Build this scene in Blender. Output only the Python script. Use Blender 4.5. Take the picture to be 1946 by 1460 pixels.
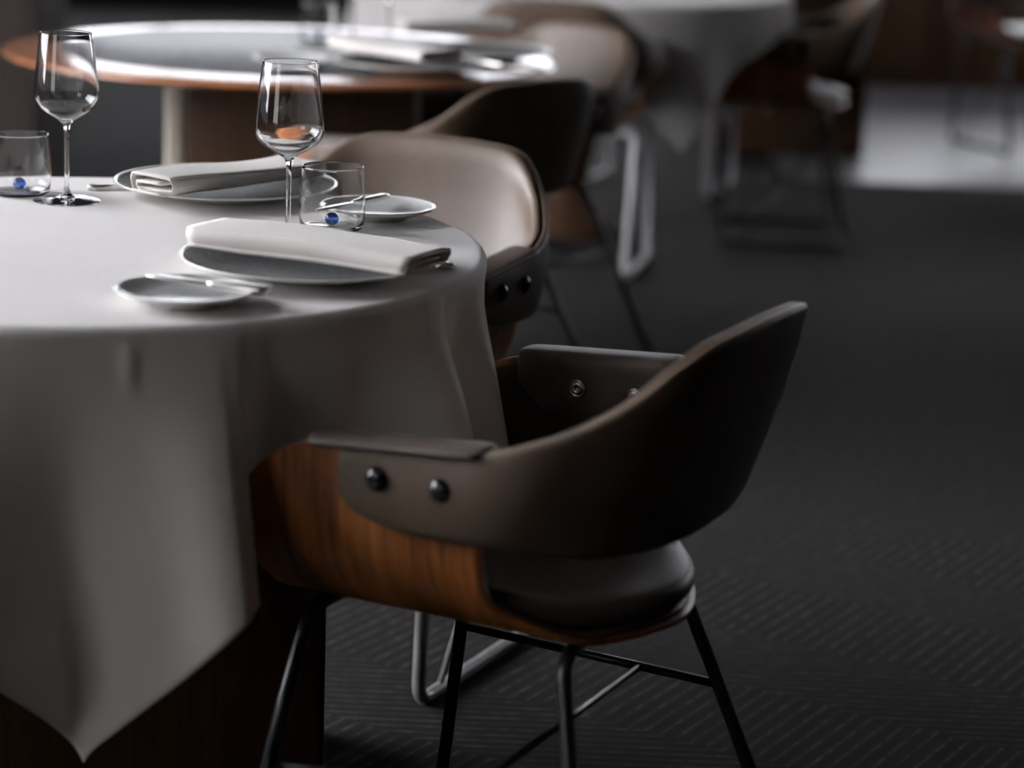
import bpy, bmesh, math, random
from mathutils import Vector, Matrix
random.seed(7)
for o in list(bpy.data.objects): bpy.data.objects.remove(o)
scn = bpy.context.scene
COL = scn.collection
PI = math.pi

# ------------------------------------------------------------------ camera
pitch, roll, CAMH = math.radians(13.76), math.radians(2.2), 1.308
r0 = Vector((1, 0, 0)); u0 = Vector((0, math.sin(pitch), math.cos(pitch))); fwd = Vector((0, math.cos(pitch), -math.sin(pitch)))
rr = r0*math.cos(roll) + u0*math.sin(roll); uu = -r0*math.sin(roll) + u0*math.cos(roll)
cam = bpy.data.cameras.new('camera'); camo = bpy.data.objects.new('camera', cam); COL.objects.link(camo)
m = Matrix((rr, uu, -fwd)).transposed().to_4x4(); m.translation = (0, 0, CAMH); camo.matrix_world = m
cam.lens = 85; cam.sensor_width = 36; cam.sensor_fit = 'HORIZONTAL'; cam.clip_end = 100; cam.clip_start = .05
cam.dof.use_dof = True; cam.dof.focus_distance = 3.10; cam.dof.aperture_fstop = 2.4
scn.camera = camo

# ------------------------------------------------------------------ world, exposure, window light, fill
scn.view_settings.view_transform = 'Standard'; scn.view_settings.look = 'None'
scn.view_settings.exposure = 0; scn.view_settings.gamma = 1; scn.view_settings.use_curve_mapping = False
w = bpy.data.worlds.new('world'); scn.world = w; w.use_nodes = True
w.node_tree.nodes['Background'].inputs[0].default_value = (.75, .85, 1, 1)
w.node_tree.nodes['Background'].inputs[1].default_value = .35
def area(name, loc, target, sx, sy, power, col=(.985, .965, 1.0)):
    l = bpy.data.lights.new(name, 'AREA'); l.shape = 'RECTANGLE'; l.size = sx; l.size_y = sy; l.energy = power; l.color = col
    o = bpy.data.objects.new(name, l); COL.objects.link(o); o.location = loc
    o.rotation_euler = (Vector(target) - Vector(loc)).to_track_quat('-Z', 'Y').to_euler(); return o
area('daylight_left', (-4.6, 3.9, 2.15), (-.3, 3.4, .75), 4.0, 2.3, 880)
area('fill_left_front', (-4.6, -1.4, 2.1), (-.3, 2.0, .6), 2.2, 2.2, 42, (1, .94, .88))  # added weak warm fill from the front left
area('daylight_back', (-1.2, 14.9, 2.0), (-1.0, 5, .9), 3.8, 2.9, 125)
area('daylight_back_right', (2.9, 14.9, 2.1), (2.2, 9.5, 0), 2.6, 2.0, 120)
area('daylight_right', (4.95, 10.2, 1.7), (2.0, 9.8, 0), 2.6, 2.0, 90)

# ------------------------------------------------------------------ materials
def newmat(name):
    mt = bpy.data.materials.new(name); mt.use_nodes = True
    nt = mt.node_tree; return mt, nt, nt.nodes['Principled BSDF']
def N(nt, t, **kw):
    n = nt.nodes.new(t)
    for k, v in kw.items(): setattr(n, k, v)
    return n
def coords(nt, scale=(1, 1, 1), kind='Object', rot=(0, 0, 0)):
    tc = N(nt, 'ShaderNodeTexCoord'); mp = N(nt, 'ShaderNodeMapping'); mp.inputs['Scale'].default_value = scale
    mp.inputs['Rotation'].default_value = rot
    nt.links.new(tc.outputs[kind], mp.inputs[0]); return mp.outputs[0]
def noise(nt, co, scale, detail=4, rough=.5):
    n = N(nt, 'ShaderNodeTexNoise'); n.inputs['Scale'].default_value = scale; n.inputs['Detail'].default_value = detail
    n.inputs['Roughness'].default_value = rough; nt.links.new(co, n.inputs['Vector']); return n.outputs['Fac']
def ramp(nt, fac, stops):
    r = N(nt, 'ShaderNodeValToRGB'); e = r.color_ramp.elements
    while len(e) < len(stops): e.new(.5)
    for el, (p, c) in zip(e, stops): el.position = p; el.color = (*c, 1)
    nt.links.new(fac, r.inputs[0]); return r.outputs[0]
def bump(nt, b, fac, strength, dist):
    n = N(nt, 'ShaderNodeBump'); n.inputs['Strength'].default_value = strength; n.inputs['Distance'].default_value = dist
    nt.links.new(fac, n.inputs['Height']); nt.links.new(n.outputs[0], b.inputs['Normal'])
def simple(name, c1, c2, rough, nscale=8, metal=0, bs=0, bscale=300, bdist=.0004, coat=0, stretch=(1, 1, 1)):
    mt, nt, b = newmat(name); co = coords(nt, stretch)
    nt.links.new(ramp(nt, noise(nt, co, nscale), [(.3, c1), (.7, c2)]), b.inputs['Base Color'])
    b.inputs['Roughness'].default_value = rough; b.inputs['Metallic'].default_value = metal
    b.inputs['Coat Weight'].default_value = coat; b.inputs['Coat Roughness'].default_value = .15
    if bs: bump(nt, b, noise(nt, coords(nt), bscale, 2), bs, bdist)
    return mt
def weave(name, c1, c2, rough=.9, freq=900):
    mt, nt, b = newmat(name); co = coords(nt)
    nt.links.new(ramp(nt, noise(nt, co, 5), [(.3, c1), (.7, c2)]), b.inputs['Base Color'])
    b.inputs['Roughness'].default_value = rough
    b.inputs['Sheen Weight'].default_value = .15; b.inputs['Sheen Roughness'].default_value = .5
    bump(nt, b, noise(nt, co, freq, 1), .35, .0005); return mt
M = {}
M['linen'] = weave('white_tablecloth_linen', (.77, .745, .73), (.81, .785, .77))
M['linen_shaded'] = weave('shaded_tablecloth_linen', (.40, .385, .375), (.46, .445, .43))  # darker copy of the white linen, shade put into its colour
M['napkin'] = weave('cream_napkin_linen', (.74, .70, .665), (.79, .75, .715))
M['leather'] = simple('taupe_leather', (.064, .043, .029), (.084, .057, .039), .46, 14, bs=.35, bscale=420, bdist=.0006)
M['leather_in'] = simple('taupe_leather_lining', (.066, .050, .044), (.085, .066, .058), .44, 14, bs=.3, bscale=420, bdist=.0006)
for k_ in ('leather', 'leather_in'): M[k_].node_tree.nodes['Principled BSDF'].inputs['Specular IOR Level'].default_value = .32
M['black_metal'] = simple('black_painted_steel', (.008, .009, .010), (.014, .015, .016), .32, 30)
M['knob'] = simple('glossy_black_knob', (.008, .009, .010), (.012, .013, .014), .16, 30)
M['steel'] = simple('brushed_grey_steel', (.40, .40, .41), (.50, .50, .51), .35, 60, metal=.35, stretch=(1, 1, 8))
M['bolt'] = simple('polished_bolt_steel', (.5, .5, .5), (.6, .6, .6), .25, 60, metal=1)
M['cutlery'] = simple('polished_cutlery_steel', (.78, .76, .74), (.86, .84, .82), .28, 20, metal=1)
M['porcelain'] = simple('white_porcelain', (.80, .79, .75), (.85, .84, .80), .18, 10, coat=.4)
M['plaster'] = simple('dark_taupe_plaster', (.019, .014, .012), (.027, .021, .018), .8, 3, bs=.2, bscale=40, bdist=.002)
M['ceiling'] = simple('dark_ceiling', (.05, .05, .05), (.065, .065, .065), .9, 2)
M['frame'] = simple('dark_window_frame', (.02, .018, .016), (.03, .027, .024), .4, 20)
M['lit_side'] = simple('pale_lit_side', (.42, .37, .30), (.50, .45, .37), .35, 12, stretch=(6, 6, .6), coat=.3)  # pale colour stands in for light on the pedestal's left side
M['stone'] = simple('grey_stone', (.20, .19, .18), (.26, .25, .24), .5, 6)

def wood(name, dark, mid, light, rough=.35, axis='y', coat=.35, freq=22, seed=0):
    mt, nt, b = newmat(name)
    sc = {'y': (.3, 1, .10), 'x': (1, .3, .1), 'xy': (1, 1, .06)}[axis]
    tc = N(nt, 'ShaderNodeTexCoord'); mp = N(nt, 'ShaderNodeMapping'); mp.inputs['Scale'].default_value = sc
    mp.inputs['Location'].default_value = (seed*1.7, seed*.9, 0); nt.links.new(tc.outputs['Object'], mp.inputs[0]); co = mp.outputs[0]
    n1 = noise(nt, co, freq, 5, .6); n2 = noise(nt, co, freq*6, 3, .6)
    mx = N(nt, 'ShaderNodeMath', operation='MULTIPLY_ADD'); nt.links.new(n2, mx.inputs[0]); mx.inputs[1].default_value = .25; nt.links.new(n1, mx.inputs[2])
    nt.links.new(ramp(nt, mx.outputs[0], [(.36, dark), (.52, mid), (.60, mid), (.78, light)]), b.inputs['Base Color'])
    b.inputs['Roughness'].default_value = rough; b.inputs['Coat Weight'].default_value = coat; b.inputs['Coat Roughness'].default_value = .25
    bump(nt, b, n2, .1, .0006); return mt
def mk_ply():
    mt, nt, b = newmat('orange_walnut_plywood'); co = coords(nt, (.02, 1, .035))
    n1 = noise(nt, co, 26, 6, .72); n2 = noise(nt, coords(nt, (.3, 1, .02)), 330, 2, .6); n3 = noise(nt, coords(nt, (.1, 1, .1)), 5, 2, .5)
    mx = N(nt, 'ShaderNodeMath', operation='MULTIPLY_ADD'); nt.links.new(n2, mx.inputs[0]); mx.inputs[1].default_value = .12; nt.links.new(n1, mx.inputs[2])
    my = N(nt, 'ShaderNodeMath', operation='MULTIPLY_ADD'); nt.links.new(n3, my.inputs[0]); my.inputs[1].default_value = .35; nt.links.new(mx.outputs[0], my.inputs[2])
    nt.links.new(ramp(nt, my.outputs[0], [(.56, (.020, .006, .003)), (.63, (.085, .024, .007)), (.70, (.23, .070, .014)), (.86, (.44, .155, .038))]), b.inputs['Base Color'])
    b.inputs['Roughness'].default_value = .42; b.inputs['Coat Weight'].default_value = .25; b.inputs['Coat Roughness'].default_value = .3
    return mt
M['ply'] = mk_ply()
M['walnut'] = wood('dark_walnut_panel', (.018, .009, .005), (.035, .017, .009), (.06, .03, .015), axis='xy', freq=60, rough=.45, coat=.1)
for k_ in ('walnut', 'plaster'):
    M[k_].node_tree.nodes['Principled BSDF'].inputs['Specular IOR Level'].default_value = .15; M[k_].node_tree.nodes['Principled BSDF'].inputs['Coat Weight'].default_value = 0
M['lit_floor'] = simple('lit_floor_colour', (.10, .097, .105), (.14, .136, .145), .4, 3)  # floor colour lightened in place of window light falling on it
M['rim'] = wood('orange_wood_rim', (.16, .055, .02), (.27, .10, .04), (.34, .14, .06), axis='xy', freq=8, rough=.16, coat=1)

def mk_inlay():
    mt, nt, b = newmat('grey_woven_leather_top'); co = coords(nt, (1, 1, 1))
    v = N(nt, 'ShaderNodeTexVoronoi'); v.inputs['Scale'].default_value = 26; nt.links.new(co, v.inputs['Vector'])
    nt.links.new(ramp(nt, v.outputs['Distance'], [(.1, (.028, .029, .031)), (.6, (.10, .103, .108))]), b.inputs['Base Color'])
    b.inputs['Roughness'].default_value = .42; bump(nt, b, v.outputs['Distance'], .2, .002); return mt
M['inlay'] = mk_inlay()
def mk_glaze(name, c1, c2, rough, sc, bs):
    mt, nt, b = newmat(name); co = coords(nt)
    n1 = noise(nt, co, sc, 6, .7)
    nt.links.new(ramp(nt, n1, [(.35, c1), (.65, c2)]), b.inputs['Base Color'])
    b.inputs['Roughness'].default_value = rough; bump(nt, b, n1, bs, .001); return mt
M['glaze_dark'] = mk_glaze('mottled_grey_glaze', (.020, .021, .020), (.11, .113, .108), .55, 170, 1.0)
M['glaze_light'] = mk_glaze('pale_grey_glaze', (.55, .56, .56), (.68, .69, .69), .12, 40, .15)
def mk_glass(name, col, rough=0, ior=1.47):
    mt, nt, b = newmat(name); nt.links.new(ramp(nt, noise(nt, coords(nt), 5), [(.3, col), (.7, col)]), b.inputs['Base Color'])
    b.inputs['Roughness'].default_value = rough; b.inputs['Transmission Weight'].default_value = 1; b.inputs['IOR'].default_value = ior; return mt
M['glass'] = mk_glass('clear_glass', (1, 1, 1))
M['blue_glass'] = mk_glass('cobalt_blue_glass', (.012, .085, .36))
M['pane'] = mk_glass('window_glass', (.95, .98, 1), 0, 1.02)

def mk_carpet():
    mt, nt, b = newmat('dark_striped_carpet'); tc = N(nt, 'ShaderNodeTexCoord')
    sep = N(nt, 'ShaderNodeSeparateXYZ')
    mp = N(nt, 'ShaderNodeMapping'); mp.inputs['Rotation'].default_value = (0, 0, math.radians(-8)); nt.links.new(tc.outputs['Object'], mp.inputs[0])
    nt.links.new(mp.outputs[0], sep.inputs[0])
    def mth(op, a, bb=None, c=None):
        n = N(nt, 'ShaderNodeMath', operation=op)
        for i, v in enumerate((a, bb, c)):
            if v is None: continue
            if hasattr(v, 'links') or hasattr(v, 'is_linked'): nt.links.new(v, n.inputs[i])
            else: n.inputs[i].default_value = v
        return n.outputs[0]
    X, Y = sep.outputs[0], sep.outputs[1]
    zone = mth('PINGPONG', mth('ADD', mth('MULTIPLY', X, .8), Y), .30)
    d1 = mth('ADD', mth('MULTIPLY', X, .15), Y)                 # nearly sideways ribs
    d2 = mth('SUBTRACT', Y, mth('MULTIPLY', X, 1.25))           # diagonal ribs
    def ribs(d, per): 
        s = mth('PINGPONG', d, per); return mth('DIVIDE', s, per)
    a = ribs(d1, .011); c = ribs(d2, .020)
    sel = mth('GREATER_THAN', zone, .14)
    mix = N(nt, 'ShaderNodeMix'); mix.data_type = 'FLOAT'; nt.links.new(sel, mix.inputs[0]); nt.links.new(a, mix.inputs[2]); nt.links.new(c, mix.inputs[3])
    co = tc.outputs['Object']
    ns = noise(nt, co, 35, 5, .7); nl = noise(nt, co, 260, 2, .6)
    f = mth('MULTIPLY', mth('POWER', mix.outputs[0], 3.0), mth('MULTIPLY_ADD', mth('POWER', ns, 2.2), 2.2, .05))
    f = mth('MULTIPLY_ADD', nl, .35, f)
    col = ramp(nt, f, [(.10, (.0085, .0082, .0082)), (.5, (.020, .0185, .0175)), (.9, (.068, .059, .051))])
    nt.links.new(col, b.inputs['Base Color']); b.inputs['Roughness'].default_value = .85; b.inputs['Specular IOR Level'].default_value = .3; b.inputs['IOR'].default_value = 1.25
    bump(nt, b, f, .25, .003); return mt
M['carpet'] = mk_carpet()

# ------------------------------------------------------------------ helpers
def mesh_obj(name, bm, mat, parent=None, smooth=True, fix=True):
    if fix: bmesh.ops.recalc_face_normals(bm, faces=bm.faces)
    me = bpy.data.meshes.new(name); bm.to_mesh(me); bm.free()
    if smooth:
        for p in me.polygons: p.use_smooth = True
    me.materials.append(mat); o = bpy.data.objects.new(name, me); COL.objects.link(o)
    if parent: o.parent = parent
    return o
def tag(o, label, cat, group=None):
    o['label'] = label; o['category'] = cat
    if group: o['group'] = group
    return o
def empty(name, loc=(0, 0, 0), rz=0, label=None, cat=None, group=None):
    o = bpy.data.objects.new(name, None); o.empty_display_size = .05; COL.objects.link(o)
    o.location = loc; o.rotation_euler = (0, 0, rz)
    if label: tag(o, label, cat, group)
    return o
def structure(o): o['kind'] = 'structure'; return o
def dup(root, loc, rz, label, group=None):
    r = root.copy(); COL.objects.link(r); r.location = loc; r.rotation_euler = (0, 0, rz); r['label'] = label
    if group: r['group'] = group
    for ch in list(root.children):
        c = ch.copy(); COL.objects.link(c); c.parent = r
        for g in list(ch.children):
            d = g.copy(); COL.objects.link(d); d.parent = c
    return r
def box(bm, x0, x1, y0, y1, z0, z1, bev=0):
    b2 = bmesh.new(); bmesh.ops.create_cube(b2, size=1)
    for v in b2.verts: v.co = Vector(((x0+x1)/2+v.co.x*(x1-x0), (y0+y1)/2+v.co.y*(y1-y0), (z0+z1)/2+v.co.z*(z1-z0)))
    if bev: bmesh.ops.bevel(b2, geom=b2.edges[:], offset=bev, segments=3, profile=.5, affect='EDGES')
    tmp = bpy.data.meshes.new('t'); b2.to_mesh(tmp); b2.free(); bm.from_mesh(tmp); bpy.data.meshes.remove(tmp); return bm
def lathe(bm, prof, seg=64, cx=0, cy=0, cz=0):
    rings = []
    for r, z in prof:
        if r < 1e-6: rings.append([bm.verts.new((cx, cy, cz+z))])
        else: rings.append([bm.verts.new((cx+r*math.cos(2*PI*i/seg), cy+r*math.sin(2*PI*i/seg), cz+z)) for i in range(seg)])
    for a, b in zip(rings, rings[1:]):
        if len(a) == 1 and len(b) == 1: continue
        for i in range(seg):
            j = (i+1) % seg
            if len(a) == 1: bm.faces.new((a[0], b[i], b[j]))
            elif len(b) == 1: bm.faces.new((a[i], b[0], a[j]))
            else: bm.faces.new((a[i], b[i], b[j], a[j]))
    return bm
def cr(pts, n):
    """Catmull-Rom through pts, n samples per span"""
    P = [Vector(p) for p in pts]; P = [P[0]*2-P[1]] + P + [P[-1]*2-P[-2]]; out = []
    for i in range(1, len(P)-2):
        a, b, c, d = P[i-1:i+3]
        for k in range(n):
            t = k/n; out.append(.5*((2*b)+(c-a)*t+(2*a-5*b+4*c-d)*t*t+(3*b-a-3*c+d)*t**3))
    out.append(P[-2].copy()); return out
def tube(bm, pts, rad, seg=12, round_corners=0.0):
    P = [Vector(p) for p in pts]
    if round_corners:
        Q = [P[0]]
        for i in range(1, len(P)-1):
            a, b, c = P[i-1], P[i], P[i+1]; d = min(round_corners, (a-b).length*.45, (c-b).length*.45)
            s, e = b+(a-b).normalized()*d, b+(c-b).normalized()*d
            for k in range(7):
                t = k/6; Q.append(s*(1-t)**2+b*2*t*(1-t)+e*t*t)
        Q.append(P[-1]); P = Q
    T = [(P[min(i+1, len(P)-1)]-P[max(i-1, 0)]).normalized() for i in range(len(P))]
    nrm = T[0].orthogonal().normalized(); rings = []
    for i, p in enumerate(P):
        nrm = (nrm - T[i]*nrm.dot(T[i])).normalized(); bn = T[i].cross(nrm)
        r = rad[i] if isinstance(rad, (list, tuple)) else rad
        rings.append([bm.verts.new(p+(nrm*math.cos(2*PI*k/seg)+bn*math.sin(2*PI*k/seg))*r) for k in range(seg)])
    for a, b in zip(rings, rings[1:]):
        for k in range(seg): bm.faces.new((a[k], a[(k+1) % seg], b[(k+1) % seg], b[k]))
    bm.faces.new(rings[0][::-1]); bm.faces.new(rings[-1]); return bm
def rings_mesh(bm, rings, cap=True, closed=True):
    V = [[bm.verts.new(p) for p in r] for r in rings]; n = len(V[0])
    for a, b in zip(V, V[1:]):
        for k in range(n if closed else n-1): bm.faces.new((a[k], a[(k+1) % n], b[(k+1) % n], b[k]))
    if cap: bm.faces.new(V[0][::-1]); bm.faces.new(V[-1])
    return bm
def sm(t): t = max(0, min(1, t)); return t*t*(3-2*t)
def subsurf(o, lv=1):
    md = o.modifiers.new('subdivision', 'SUBSURF'); md.levels = lv; md.render_levels = lv; return o

# ------------------------------------------------------------------ armchair
S = 1.09
def c3(x, y, h): return Vector((x*S, y*S, (h-.07)*S))
TOP = [(-.236, .060, .632), (-.236, .045, .645), (-.236, .0, .648), (-.236, -.06, .652), (-.236, -.100, .660), (-.229, -.142, .673), (-.212, -.182, .690),
       (-.188, -.222, .716), (-.157, -.252, .747), (-.122, -.270, .765), (-.065, -.278, .771), (0, -.280, .773)]
BOT = [(-.236, .060, .612), (-.236, .045, .594), (-.236, .0, .580), (-.236, -.05, .578), (-.234, -.09, .577), (-.226, -.125, .576), (-.208, -.158, .573),
       (-.183, -.185, .569), (-.145, -.205, .566), (-.105, -.217, .564), (-.055, -.224, .562), (0, -.226, .561)]
def leather_band(mat):
    half_t = cr(TOP, 5); half_b = cr(BOT, 5)
    T = half_t + [Vector((-p.x, p.y, p.z)) for p in half_t[-2::-1]]; B = half_b + [Vector((-p.x, p.y, p.z)) for p in half_b[-2::-1]]
    n = len(T); bm = bmesh.new(); rings = []
    for i in range(n):
        t, b = T[i], B[i]
        tan = (T[min(i+1, n-1)]-T[max(i-1, 0)]+B[min(i+1, n-1)]-B[max(i-1, 0)]); tan.z = 0; tan.normalize()
        out = Vector((-tan.y, tan.x, 0)); 
        if out.dot(Vector((t.x, t.y+.02, 0))) < 0: out = -out
        e = min(i, n-1-i); hw = .0098*(1 if e > 2 else (.45, .75, .95)[e])
        bulge = .005*sm(e/20)
        ring = []
        for k in range(9):
            s = k/8; p = b.lerp(t, s); ring.append(p + out*(hw + bulge*math.sin(PI*s)))
        # rounded top with a seam groove
        ring += [t+out*hw*.8+Vector((0, 0, .006)), t+out*.0022+Vector((0, 0, .0068)), t-Vector((0, 0, .002)), t-out*.0022+Vector((0, 0, .0068)), t-out*hw*.8+Vector((0, 0, .006))]
        for k in range(8, -1, -1):
            s = k/8; p = b.lerp(t, s); ring.append(p - out*(hw - bulge*math.sin(PI*s) + .004*sm((s-.7)/.2)*sm(e/16)))
        ring += [b-out*hw*.6-Vector((0, 0, .005)), b+out*hw*.6-Vector((0, 0, .005))]
        rings.append([Vector((q.x*S, q.y*S, (q.z-.07)*S)) for q in ring])
    rings_mesh(bm, rings); return bm
def ply_shell():
    bm = bmesh.new(); hw, r, hb, ht = .2215, .12, .454, .645
    sec = []
    for i in range(11): sec.append((0 + (hw-r)*i/10, hb))
    for i in range(1, 11): a = PI/2*i/10; sec.append((hw-r+r*math.sin(a), hb+r-r*math.cos(a)))
    for i in range(1, 15): sec.append((hw, hb+r+(ht-hb-r)*i/14))
    sec = [(-x, z) for x, z in sec[:0:-1]] + sec
    def yf(x, z):
        if z > .55: return .088+.100*math.sqrt(max(0, 1-((z-.55)/.096)**2))**1.25
        return .188-.022*sm((.55-z)/.1)
    def yr(x, z):
        if abs(x) > .192: return -.090
        return -.090-.123*max(0, 1-(abs(x)/.192)**1.55)**(1/1.55)
    ny = 26; G = []
    for x, z in sec:
        a, b = yr(x, z), yf(x, z); G.append([bm.verts.new(c3(x, a+(b-a)*j/ny, z)) for j in range(ny+1)])
    for p, q in zip(G, G[1:]):
        for j in range(ny): bm.faces.new((p[j], q[j], q[j+1], p[j+1]))
    return bm
def lining():
    bm = ply_shell(); hw, r, hb = .2215*S, .12*S, (.454-.07)*S
    for v in bm.verts:                                   # shrink towards the inside of the bend and keep clear of the plywood edge
        x, y, z = v.co; v.co.y = y*.965-.001; ax = abs(x); k = .0068
        if z > hb+r: v.co.x -= math.copysign(k, x); v.co.z = z - .006*sm((z-.60)/.02)
        elif ax > hw-r:
            d = Vector((ax-(hw-r), z-(hb+r))); d = d.normalized()*(d.length-k); v.co.x = math.copysign(hw-r+d.x, x); v.co.z = hb+r+d.y
        else: v.co.z += k
    return bm
def seat_pad():
    bm = bmesh.new(); nr, ns = 12, 72; z0, z1 = .4620, .48
    def outline(a):
        c, s = math.cos(a), math.sin(a)
        if s < 0:
            e = 1.75; k = (abs(c/.212)**e+abs(s/.213)**e)**(-1/e)
        else:
            e = 5.; k = (abs(c/.212)**e+abs(s/.19)**e)**(-1/e)
        return Vector((c*k, s*k, 0))
    rings = []
    for f, z in [(.86, z0+.000), (.95, z0+.002), (.985, z0+.010), (1.0, z0+.018), (.985, z0+.026), (.94, z0+.031), (.85, z0+.0305), (.7, z0+.027), (.5, z0+.024), (.3, z0+.022), (.12, z0+.021)]:
        row = []
        for i in range(ns):
            p = outline(2*PI*i/ns)*f
            ax = min(abs(p.x), .213); lift = (.12-math.sqrt(max(0, .12**2-max(0, ax-.1015)**2)))*.85      # follows the bend of the shell
            row.append(c3(p.x*(1-.03*sm((abs(p.x)-.15)/.06)), p.y, z+lift))
        rings.append(row)
    rings_mesh(bm, rings); return bm
def arm_cap(s):
    """padded flap over the top of the arm: flat pad on top, panel down the inner side"""
    bm = bmesh.new(); rings = []
    prof = [(.252, .001), (.2545, .006), (.252, .0105), (.236, .0122), (.214, .0122), (.205, .010), (.2015, .003), (.2015, -.02), (.2015, -.045), (.203, -.064), (.207, -.069), (.2125, -.065), (.2145, -.045), (.2145, -.02), (.2145, -.001), (.222, -.0015), (.236, -.0015)]
    ys = [.093, .0915, .086, .072, .045, .01, -.03, -.07, -.088, -.096, -.1]
    for i, y in enumerate(ys):
        u = i/(len(ys)-1); k = {0: .55, 1: .8, 2: .95, 9: .9, 10: .6}.get(i, 1)
        low = 1 - .55*sm((y-.055)/.038)
        row = []
        for x, z in prof:
            zz = z*low if z < -.005 else z
            row.append(c3(s*(.228+(x-.228)*k), y, .645+.013*(.093-y)/.19 + (.0065+(zz-.0065)*k if z > -.005 else zz)))
        rings.append(row)
    rings_mesh(bm, rings); return bm
def dome(s, y, x0=.2445, r=.0142, h=.0115):
    bm = bmesh.new(); prof = [(0, 0), (r*.8, 0), (r, .0015), (r*.98, .004), (r*.86, h*.62), (r*.6, h*.87), (r*.3, h*.98), (0, h)]
    lathe(bm, prof, 28)
    bmesh.ops.transform(bm, matrix=Matrix.Rotation(s*PI/2, 4, 'Y'), verts=bm.verts)
    p = c3(s*x0, y, .6245)
    bmesh.ops.translate(bm, vec=p, verts=bm.verts); return bm
def bolt(s, y):
    bm = bmesh.new(); lathe(bm, [(0, 0), (.0112, 0), (.0112, .002), (.0100, .0028), (.0092, .002), (.0080, .002), (.0072, .0032), (.0034, .0034), (.0024, .0014), (0, .0014)], 28)
    bmesh.ops.transform(bm, matrix=Matrix.Rotation(-s*PI/2, 4, 'Y'), verts=bm.verts)
    bmesh.ops.translate(bm, vec=c3(s*.2012, y, .6235), verts=bm.verts); return bm
def armchair(name, loc, rz, label, frame, group=None):
    t = empty(name, loc, rz, label, 'chair', group)
    sh = mesh_obj('plywood_shell', ply_shell(), M['ply'], t); md = sh.modifiers.new('thickness', 'SOLIDIFY'); md.thickness = .007; md.offset = 0
    ln = mesh_obj('inner_lining', lining(), M['leather'], t); md = ln.modifiers.new('thickness', 'SOLIDIFY'); md.thickness = .005; md.offset = 0; ln['label'] = 'dark leather lining'
    mesh_obj('seat_pad', seat_pad(), M['leather_in'], t)
    mesh_obj('backrest', leather_band(M['leather']), M['leather'], t)
    for s in (-1, 1):
        cp = mesh_obj('armrest', arm_cap(s), M['leather_in'], t); subsurf(cp)
        for y in (.012, -.058):
            mesh_obj('knob', dome(s, y), M['knob'], t); mesh_obj('bolt', bolt(s, y), M['bolt'], cp)
    mt = M['black_metal'] if frame == 'legs' or frame == 'black_sled' else M['steel']
    if frame == 'legs':
        for s in (-1, 1):
            bm = bmesh.new(); tube(bm, [c3(s*.01, .14, .4435), c3(s*.155, .14, .4435), c3(s*.20, .146, .34), c3(s*.235, .19, .071)], .0085, 14, .035); lathe(bm, [(0, 0), (.011, 0), (.011, .012), (0, .013)], 16, s*.235*S, .19*S, 0)
            mesh_obj('front_leg', bm, mt, t)
            bm = bmesh.new(); tube(bm, [c3(s*.01, -.135, .4435), c3(s*.145, -.145, .4435), c3(s*.18, -.175, .34), c3(s*.262, -.255, .071)], .0085, 14, .035); lathe(bm, [(0, 0), (.011, 0), (.011, .012), (0, .013)], 16, s*.262*S, -.255*S, 0)
            mesh_obj('rear_leg', bm, mt, t)
            bm = bmesh.new(); tube(bm, [c3(s*.204, .15, .315 if s > 0 else .285), c3(s*.188, -.183, .315 if s > 0 else .310)], .0055, 12); mesh_obj('stretcher', bm, mt, t)
        bm = bmesh.new(); tube(bm, [c3(-.195, -.085, .315), c3(.195, -.085, .315)], .0045, 12); mesh_obj('stretcher', bm, mt, t)
    else:
        for s in (-1, 1):
            bm = bmesh.new(); x = s*.205
            tube(bm, [c3(s*.02, .12, .4435), c3(x, .12, .4435), c3(x, .135, .0785), c3(x, -.215, .0785), c3(x, -.14, .4435), c3(s*.02, -.14, .4435)], .0102, 14, .035)
            mesh_obj('sled_leg', bm, mt, t)
            bm = bmesh.new(); tube(bm, [c3(x, .075, .08), c3(x, -.145, .40)], .0045, 10); mesh_obj('brace', bm, mt, t)
    return t
def face_rz(fx, fy): return math.atan2(fy, fx) - PI/2
ch1 = armchair('armchair', (-.0055, 2.667, 0), face_rz(-math.cos(math.radians(26.5)), math.sin(math.radians(26.5))),
         'nearest taupe leather armchair, its orange wooden side and black knobs facing the camera', 'legs')
ch2 = armchair('armchair', (-.258, 3.55, 0), face_rz(-.43, -.905),
         'armchair with pale lit inner back, on grey sled legs behind the near table', 'steel_sled')
dup(ch1, (-.19, 4.86, 0), face_rz(-math.cos(math.radians(42)), math.sin(math.radians(42))),
    'armchair with its dark back to the camera pushed in at the bare round table')
ch4 = dup(ch1, (-.07, 5.66, 0), face_rz(-.72, -.69),
    'blurred armchair with pale inner back behind the right end of the bare round table')

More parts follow.
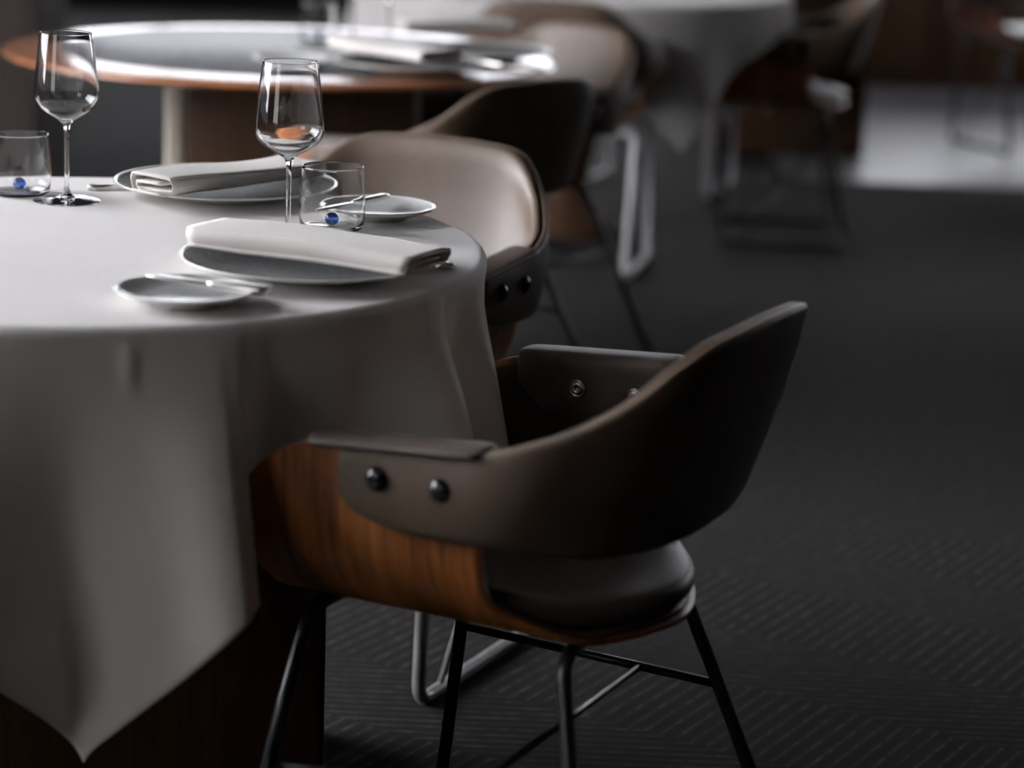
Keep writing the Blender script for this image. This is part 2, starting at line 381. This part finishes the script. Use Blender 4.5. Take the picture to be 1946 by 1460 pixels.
# ------------------------------------------------------------------ tables
TZ = .7412
def cloth_mesh(cx, cy, R, a, corner, keys, zt=TZ, seed=0):
    """square cloth over a round top; keys: angle (deg, 0 = toward -Y) -> outward flare per metre of drop"""
    ks = sorted(keys); 
    def flare(ph):
        ph = ph % 360
        for i in range(len(ks)):
            a0, v0 = ks[i]; a1, v1 = ks[(i+1) % len(ks)]; a1e = a1 if i < len(ks)-1 else a1+360
            p = ph if ph >= a0 else ph+360
            if a0 <= p <= a1e: return v0+(v1-v0)*sm((p-a0)/(a1e-a0))
        return 0
    bm = bmesh.new(); na = 720; rings = []
    c = bm.verts.new((cx, cy, zt))
    def P(ph, r, z): a_ = math.radians(ph); return (cx+r*math.sin(a_), cy-r*math.cos(a_), z)
    rows = []
    rr_ = [.1, .2, .3, .4, .6, .8, .88, .93, .96]
    for f in rr_: rows.append([bm.verts.new(P(360*i/na, R*f, zt)) for i in range(na)])
    er = .013; nd = 44
    for k in range(nd+1):
        row = []
        for i in range(na):
            ph = 360*i/na; d = ((ph-corner+45) % 90)-45
            L = a/math.cos(math.radians(45-abs(d)))*(1-.012*math.exp(-(d/2.5)**2)) - R
            s = L*k/nd if k > 6 else None
            arc = k/6
            if k <= 6:
                th = PI/2*arc; r = R-er+er*math.sin(th); z = zt-er*(1-math.cos(th))
                r += flare(ph)*.010*arc
            else:
                t = (k-6)/(nd-6); dd = (L-er)*t
                fl = flare(ph); g = dd*(.72+.28*sm(dd/.12))
                r = R + fl*.010 + fl*g*1.02
                r += .007*math.exp(-((ph-15.5)/1.1)**2)*math.exp(-((dd-.025)/.028)**2) if seed else 0
                z = zt-er-dd*math.sqrt(max(.2, 1-min(fl*fl, .5)))
            row.append(bm.verts.new(P(ph, r, z)))
        rows.append(row)
    for i in range(na): bm.faces.new((c, rows[0][i], rows[0][(i+1) % na]))
    for p, q in zip(rows, rows[1:]):
        for i in range(na): bm.faces.new((p[i], q[i], q[(i+1) % na], p[(i+1) % na]))
    return bm
def tablecloth(name, *args, label=None, mat='linen', **kw):
    o = mesh_obj(name, cloth_mesh(*args, **kw), M[mat]); md = o.modifiers.new('thickness', 'SOLIDIFY'); md.thickness = .0012; md.offset = 1
    return tag(o, label, 'tablecloth')
def round_table(loc, R, label, top='walnut', rz=0):
    t = empty('round_table', (*loc, 0), rz, label, 'table')
    z = TZ-.0012 if top == 'walnut' else TZ
    if top == 'walnut': prof = [(0, z-.03), (R-.06, z-.03), (R-.012, z-.018), (R-.002, z-.012), (R, z-.007), (R-.003, z-.002), (R-.012, z), (0, z)]
    else: prof = [(0, z-.035), (R-.12, z-.035), (R-.03, z-.022), (R-.004, z-.015), (R, z-.0115), (R-.003, z-.0075), (R-.012, z-.0050), (R-.05, z-.0020), (R-.11, z)]
    bm = bmesh.new(); lathe(bm, prof, 128)
    if top != 'walnut': lathe_close = lathe(bm, [(R-.11, z), (R-.11, z-.004), (0, z-.004)], 128)
    mesh_obj('tabletop', bm, M['rim' if top != 'walnut' else 'walnut'], t)
    if top != 'walnut':
        bm = bmesh.new(); lathe(bm, [(0, z-.004), (R-.1105, z-.004), (R-.1105, z-.0008), (R-.112, z), (0, z)], 128); mesh_obj('inlay', bm, M['inlay'], t)
    return t
near_t = round_table((-.542, 2.976), .4985, 'round table hidden under the white tablecloth, its dark walnut pedestal showing below')
bm = bmesh.new(); box(bm, -.30, .30, -.21, .21, 0, TZ-.031, .012); o = mesh_obj('pedestal', bm, M['walnut'], near_t); o.rotation_euler = (0, 0, math.radians(8))
KEYS = [(9, -.08), (26.0, .34), (28.3, .27), (30.5, -.02), (34, -.22), (39, -.12), (46, -.04), (61, .36), (63, .31), (65.3, -.10), (70, -.12), (76.5, .22), (79, .20), (82, .05), (86, -.15), (92, -.26), (99, -.1),
        (109, .1), (118, -.08), (125, -.2), (133, -.05), (145, .15), (160, .2), (172, -.05), (181, -.22), (190, -.05), (200, .2), (220, .0), (240, .2), (260, .02), (280, .2), (300, .04), (320, .16), (336, -.06), (354, .30)]
tablecloth('tablecloth', -.542, 2.976, .506, .724, 10, KEYS, zt=TZ+.0012, seed=1, label='white linen tablecloth draped to a hanging corner over the nearest table')

t2 = round_table((-.53, 5.30), .60, 'bare round table with glossy grey top and orange wooden rim behind the near table', 'inlay')
bm = bmesh.new(); box(bm, -.188, .30, -.15, .15, 0, TZ-.031, .012); mesh_obj('pedestal', bm, M['walnut'], t2)
bm = bmesh.new(); box(bm, -.235, -.19, -.15, .15, 0, TZ-.031, .010); o = mesh_obj('lit_side_panel', bm, M['lit_side'], t2); o['label'] = 'left side of the pedestal, painted pale as if lit'  # separate pale strip paints the lit side of the walnut pedestal

t3 = round_table((.14, 7.42), .66, 'round table under a pale cloth far behind the bare round table')
bm = bmesh.new(); lathe(bm, [(0, 0), (.22, 0), (.22, .02), (.10, .05), (.07, .2), (.07, .5), (.12, TZ-.031), (0, TZ-.031)], 48); mesh_obj('pedestal', bm, M['walnut'], t3)
K3 = [(0, .12), (14, .22), (30, .26), (42, .08), (55, .2), (75, .02), (100, .2), (125, .02), (150, .2), (180, .0), (210, .2), (240, .02), (270, .2), (300, .02), (325, .15), (345, .0)]
tablecloth('tablecloth', .14, 7.42, .6615, .765, 24, K3, zt=TZ+.0012, mat='linen_shaded', label='pale tablecloth on the farther table, one corner hanging down at its right')

# ------------------------------------------------------------------ tableware
def plate_profile(R, h, foot):
    return [(0, .004), (foot-.004, .004), (foot-.003, 0), (foot, 0), (foot+.003, .004), (R*.72, h*.42), (R*.9, h*.74), (R-.001, h-.0016), (R, h), (R-.0015, h+.0010), (R-.0042, h+.0006), (R-.0058, h-.0010)]
def plate_in(R, h):
    return [(R-.0058, h-.0010), (R*.9, h*.80), (R*.8, h*.60), (R*.68, h*.44), (R*.5, h*.34), (R*.25, h*.30), (0, h*.29)]
def plate(name, loc, R, h, foot, mat, label, cat='plate', group=None, wide=0):
    t = empty(name, loc, 0, label, cat, group)
    bm = bmesh.new(); p = plate_profile(R, h, foot); q = plate_in(R, h)
    lathe(bm, p, 96); lathe(bm, [p[-1], (R-.009, h*.83+.0)] if False else [p[-1], p[-1]], 96) if False else None
    mesh_obj('plate_body', bm, M['porcelain'], t)
    bm = bmesh.new(); lathe(bm, q, 96); o = mesh_obj('glazed_well', bm, M[mat], t, fix=True); o['label'] = 'mottled grey glazed well' if mat == 'glaze_dark' else 'pale glazed well'
    return t
def napkin_section():
    raw = [(.020, .0095), (-.030, .0095), (-.0372, .0080), (-.0372, .0050), (-.030, .0030), (.034, .0030), (.0420, .0050), (.0450, .0095), (.0420, .0140), (.034, .0160), (-.036, .0165), (-.0450, .0155), (-.0495, .0105), (-.0480, .0035), (-.043, .0), (.020, -.0005)]
    pts = cr([(x, 0, z) for x, z in raw], 4); half = .00125; L, R_ = [], []
    for i, p in enumerate(pts):
        t = (pts[min(i+1, len(pts)-1)]-pts[max(i-1, 0)]).normalized(); n = Vector((-t.z, 0, t.x)); L.append(p+n*half); R_.append(p-n*half)
    return L + R_[::-1]
SEC = napkin_section()
def napkin(center, ang, length, label, wscale=1.2, hscale=1.15, group='napkins', seed=0, droop=.0):
    rnd = random.Random(seed); bm = bmesh.new(); rings = []; n = 24; ph = rnd.random()*6
    for i in range(n+1):
        u = i/n; y = (u-.5)*length; ws = wscale*(1+.035*math.sin(3*u+ph)); hs = hscale*(1+.12*math.sin(4.3*u+ph*2)); sh = .003*math.sin(5*u+ph)
        rings.append([Vector((p.x*ws+sh, y+.010*p.z/.016*(u-.5)+p.x*.10*(u-.5), p.z*hs-droop*(2*u-1)**2+(.0006*math.sin(40*p.x+9*u)))) for p in SEC])
    rings_mesh(bm, rings); o = mesh_obj('napkin', bm, M['napkin']); o.location = center; o.rotation_euler = (0, 0, ang)
    return tag(o, label, 'napkin', group)
def knife(loc, ang, tilt, label, L=.20, group='table knives', sc=1, rx=0):
    t = empty('table_knife', loc, 0, label, 'knife', group); t.rotation_euler = (rx, tilt, ang); hl = L*.48
    bm = bmesh.new(); rings = []
    for x, w, h in [(-.003, .002, .001), (0, .0055, .0032), (.10, .0078, .0045), (.5, .0070, .0042), (.88, .0055, .0036), (.96, .0045, .0030), (1, .003, .0022)]:
        rings.append([Vector((x*hl, w*math.copysign(abs(math.cos(2*PI*k/16))**.6, math.cos(2*PI*k/16))*sc, h*math.copysign(abs(math.sin(2*PI*k/16))**.45, math.sin(2*PI*k/16))*sc)) for k in range(16)])
    rings_mesh(bm, rings); mesh_obj('handle', bm, M['cutlery'], t)
    bm = bmesh.new(); rings = []; sc *= 1.15
    for x, w0, w1 in [(0, -.0035, .0035), (.07, -.0065, .0065), (.5, -.0095, .0060), (.8, -.009, .0045), (.95, -.006, .002), (1, -.002, -.0005)]:
        rings.append([Vector((hl-.001+x*(L-hl), y*sc, z*sc)) for y, z in [(w0, -.0006), (w1, -.0006), (w1, .0006), (w0, .0006)]])
    rings_mesh(bm, rings); mesh_obj('blade', bm, M['cutlery'], t)
    return t
def wine_glass(loc, label, group=None):
    H = .228; t = empty('wine_glass', loc, 0, label, 'wine glass', group)
    outer = [(0, .0), (.0425, .0), (.0432, .0009), (.0425, .0018), (.030, .0030), (.015, .0050), (.008, .0085), (.0048, .014), (.0036, .024), (.0032, .045), (.0031, .075), (.0034, .094), (.0045, .102), (.0070, .1065), (.0120, .1105),
             (.0205, .1155), (.030, .1215), (.0375, .1275), (.0420, .1345), (.0437, .1410), (.0436, .1490), (.0425, .1620), (.0405, .180), (.0383, .200), (.0360, .2175), (.0347, .2275), (.0344, .228)]
    inner = [(.0336, .2277), (.0337, .2270), (.0351, .2175), (.0374, .200), (.0396, .180), (.0416, .162), (.0427, .149), (.0427, .1415), (.0410, .1355), (.0366, .129), (.0292, .123), (.0198, .1172), (.0110, .1125), (.0050, .1105), (0, .1100)]
    st = [p for p in outer if p[1] <= .1065]; bo = [p for p in outer if p[1] >= .1065]
    bm = bmesh.new(); lathe(bm, cr2(outer, 5)+cr2(inner, 5), 128); mesh_obj('glass_body', bm, M['glass'], t)
    return t
def cr2(p, n): return [(max(0, v.x), v.z) for v in cr([(a, 0, b) for a, b in p], n)]
def tumbler(loc, label, group=None):
    t = empty('water_tumbler', loc, 0, label, 'tumbler', group)
    outer = [(0, .0006), (.030, .0006), (.034, .0), (.038, .0018), (.0410, .0060), (.0425, .013), (.0432, .021), (.0430, .034), (.0420, .052), (.0408, .070), (.0400, .0830)]
    inner = [(.0396, .0838), (.0390, .0838), (.0387, .0830), (.0395, .070), (.0407, .052), (.0417, .034), (.0418, .022), (.0410, .014), (.0385, .0075), (.033, .0050), (.02, .0045), (0, .0045)]
    bm = bmesh.new(); lathe(bm, cr2(outer, 6)+cr2(inner, 6), 128); mesh_obj('glass_body', bm, M['glass'], t)
    bm = bmesh.new(); bmesh.ops.create_uvsphere(bm, u_segments=40, v_segments=24, radius=.0092)
    bmesh.ops.translate(bm, vec=(0, 0, .0138), verts=bm.verts); o = mesh_obj('glass_ball', bm, M['blue_glass'], t); o['label'] = 'cobalt blue glass ball'
    return t
CT = TZ+.0026
c1 = plate('charger_plate', (-.244, 2.828, CT), .1570, .020, .085, 'glaze_dark', 'large white-rimmed charger plate with mottled grey centre under the nearest napkin')
c2p = plate('charger_plate', (-.411, 3.354, CT), .1570, .020, .085, 'glaze_dark', 'large white-rimmed charger plate under the napkin behind the two wine glasses')
b1 = plate('bread_plate', (-.366, 2.622, CT), .0790, .017, .040, 'glaze_light', 'small side plate at the front edge of the near table with a knife across it')
b2 = plate('bread_plate', (-.190, 3.218, CT), .0790, .017, .040, 'glaze_light', 'small white side plate at the right edge of the near table behind the tumbler')
napkin((-.236, 2.820, CT+.0234), math.atan2(-.447, .894)-PI/2+PI, .300, 'thick folded cream napkin on the nearest charger plate', wscale=1.0, hscale=1.25, seed=2)
napkin((-.401, 3.312, CT+.0234), math.atan2(.79, .62)-PI/2, .28, 'folded cream napkin with layered end, on the charger behind the wine glasses', wscale=.92, hscale=1.35, seed=5)
knife((-.272, 2.604, CT+.0212), math.atan2(.059, -.141), 0, 'butter knife lying across the front side plate', L=.158, sc=1.2)
knife((-.181, 3.272, CT+.0215), math.atan2(-.152, -.089), 0, 'butter knife lying across the side plate behind the tumbler', L=.165, sc=.9)
knife((-.076, 2.875, CT+.0036), math.atan2(.46, -.89), 0, 'table knife whose handle end shows past the right end of the nearest napkin', L=.22)
knife((-.605, 3.352, CT+.0036), math.atan2(.30, .95), 0, 'table knife whose handle end shows left of the farther charger on the near table', L=.2)
wine_glass((-.616, 3.257, CT), 'tall empty wine glass standing at the left by the picture edge')
wg = wine_glass((-.291, 3.017, CT), 'tall empty wine glass standing right behind the nearest napkin')
tumbler((-.689, 3.297, CT), 'low clear tumbler with a blue glass ball, cut by the left picture edge')
tb = tumbler((-.243, 3.114, CT), 'low clear tumbler with a blue glass ball behind the nearest napkin')

# settings on the bare round table
T2Z = TZ+.0004
dup(c1, (-.235, 5.00, T2Z), 0, 'charger plate near the front edge of the bare round table, under a napkin')
dup(c1, (-.10, 5.295, T2Z), 0, 'charger plate with dark centre overhanging the right end of the bare round table')
dup(b1, (-.482, 5.00, T2Z), 0, 'small bright side plate at the front of the bare round table')
napkin((-.27, 5.06, T2Z+.0234), math.atan2(-.30, .26)-PI/2, .30, 'folded cream napkin at the front of the bare round table', wscale=1.2, hscale=1.4, seed=8)
napkin((-.16, 5.62, T2Z+.0234), math.atan2(.1, .3)-PI/2, .26, 'folded cream napkin at the back of the bare round table', wscale=1.2, hscale=1.5, seed=9)
dup(wg, (-.40, 5.62, T2Z), 0, 'out of focus wine glass at the back of the bare round table')
dup(wg, (-.31, 5.50, T2Z), 0, 'out of focus wine glass beside the napkins on the bare round table')
dup(tb, (-.47, 5.53, T2Z), 0, 'out of focus tumbler with a blue ball on the bare round table')
knife((-.11, 5.00, T2Z+.024), math.atan2(-.2, .2), 0, 'blurred knife beside the front napkin on the bare round table', L=.2)

# ------------------------------------------------------------------ far chairs
ch6 = armchair('armchair', (.76, 7.42, 0), face_rz(-1, .03), 'black-legged armchair on a sled base seen side on, right of the farther table', 'black_sled')
s7 = dup(ch2, (.13, 6.84, 0), face_rz(.22, 1), 'armchair on bright steel sled legs in front of the farther table')
dup(s7, (.46, 8.30, 0), face_rz(-.3, -.95), 'armchair on steel sled legs behind the side-on armchair')
t4 = round_table((1.02, 9.35), .55, 'far dark round table whose walnut pedestal shows behind the side-on armchair', 'walnut')
bm = bmesh.new(); box(bm, -.28, .28, -.2, .2, 0, TZ-.031, .012); mesh_obj('pedestal', bm, M['walnut'], t4); t4.location.z = .004
dup(ch6, (2.0, 9.7, .004), face_rz(-.45, .89), 'dark armchair on a sled base at the bright patch of floor')
dup(ch1, (2.02, 8.1, 0), face_rz(.1, 1), 'dark armchair cut by the right picture edge')

sb = empty('sideboard', (2.75, 12.1, 0), 0, 'long low dark sideboard at the far end of the room on the right', 'sideboard')
bm = bmesh.new(); box(bm, -1.6, 1.6, -.25, .25, .0, .86, .01); mesh_obj('cabinet_body', bm, M['walnut'], sb)
for k in range(4):
    bm = bmesh.new(); box(bm, -1.56+k*.785, -.80+k*.785, -.268, -.251, .08, .82, .004); dr = mesh_obj('cabinet_door', bm, M['walnut'], sb)
    bm = bmesh.new(); tube(bm, [(-.88+k*.785, -.285, .5), (-.88+k*.785, -.285, .64)], .006); mesh_obj('handle', bm, M['black_metal'], dr)
# ------------------------------------------------------------------ room
def slab(name, *a, mat='plaster'):
    bm = bmesh.new(); box(bm, *a); return structure(mesh_obj(name, bm, M[mat], smooth=False))
slab('floor', -5, 5, -3, 15.4, -.1, 0, mat='carpet')
slab('lit_floor_patch', .95, 4.69, 8.55, 11.6, .0, .004, mat='lit_floor')  # slab added over the carpet, its pale colour imitates a patch of light
slab('ceiling', -5, 5, -3, 15.4, 3.5, 3.6, mat='ceiling')
def wall_with_windows(name, axis, pos, lo, hi, thick, wins, side):
    """axis 'x': wall runs along x at y=pos; wins = [(a0,a1,z0,z1)]"""
    bm = bmesh.new(); cuts = sorted(wins); a = lo
    def bx(a0, a1, z0, z1):
        if axis == 'x': box(bm, a0, a1, pos, pos+thick, z0, z1)
        else: box(bm, pos, pos+thick, a0, a1, z0, z1)
    for a0, a1, z0, z1 in cuts:
        bx(a, a0, 0, 3.5); bx(a0, a1, 0, z0); bx(a0, a1, z1, 3.5); a = a1
    bx(a, hi, 0, 3.5)
    structure(mesh_obj(name, bm, M['plaster'], smooth=False))
WN = [0]
def window(axis, pos, a0, a1, z0, z1, nm):
    WN[0] += 1; w_ = structure(empty('window_%d' % WN[0], ((a0+a1)/2, pos, z0) if axis == 'x' else (pos, (a0+a1)/2, z0)))
    W2, H2 = (a1-a0), z1-z0; f = .05
    def bb(bm, u0, u1, v0, v1, d0=-.03, d1=.03):
        if axis == 'x': box(bm, u0-W2/2, u1-W2/2, d0, d1, v0, v1)
        else: box(bm, d0, d1, u0-W2/2, u1-W2/2, v0, v1)
    bm = bmesh.new(); bb(bm, 0, f, 0, H2); bb(bm, W2-f, W2, 0, H2); bb(bm, f, W2-f, 0, f); bb(bm, f, W2-f, H2-f, H2)
    for k in range(1, nm): bb(bm, W2*k/nm-f/2, W2*k/nm+f/2, f, H2-f)
    mesh_obj('window_frame', bm, M['frame'], w_, smooth=False)
    bm = bmesh.new(); bb(bm, f/2, W2-f/2, f/2, H2-f/2, -.003, .003); mesh_obj('window_pane', bm, M['pane'], w_, smooth=False)
wall_with_windows('wall_back', 'x', 14.4, -5, 5, .2, [(-3.2, .8, .4, 3.4), (1.8, 4.5, .4, 3.2)], 0)
wall_with_windows('wall_left', 'y', -4.4, -3, 14.4, .2, [(-2.6, -.2, .8, 3.3), (1.8, 6.0, .8, 3.35)], 0)
wall_with_windows('wall_right', 'y', 4.7, -3, 14.4, .2, [(8.8, 11.6, .5, 2.9)], 0)
window('y', 4.8, 8.8, 11.6, .5, 2.9, 3)
slab('wall_front', -5, 5, -3.2, -3, 0, 3.5)
window('x', 14.5, -3.2, .8, .4, 3.4, 4)
window('x', 14.5, 1.8, 4.5, .4, 3.2, 3)
window('y', -4.3, 1.8, 6.0, .8, 3.35, 4)
window('y', -4.3, -2.6, -.2, .8, 3.3, 2)
bm = bmesh.new(); box(bm, -.6, .12, -.25, .25, 0, 3.5, .01); o = mesh_obj('column', bm, M['plaster'], smooth=False); o.location = (-1.6, 7.6, 0); o.name = 'trim_1'; structure(o)
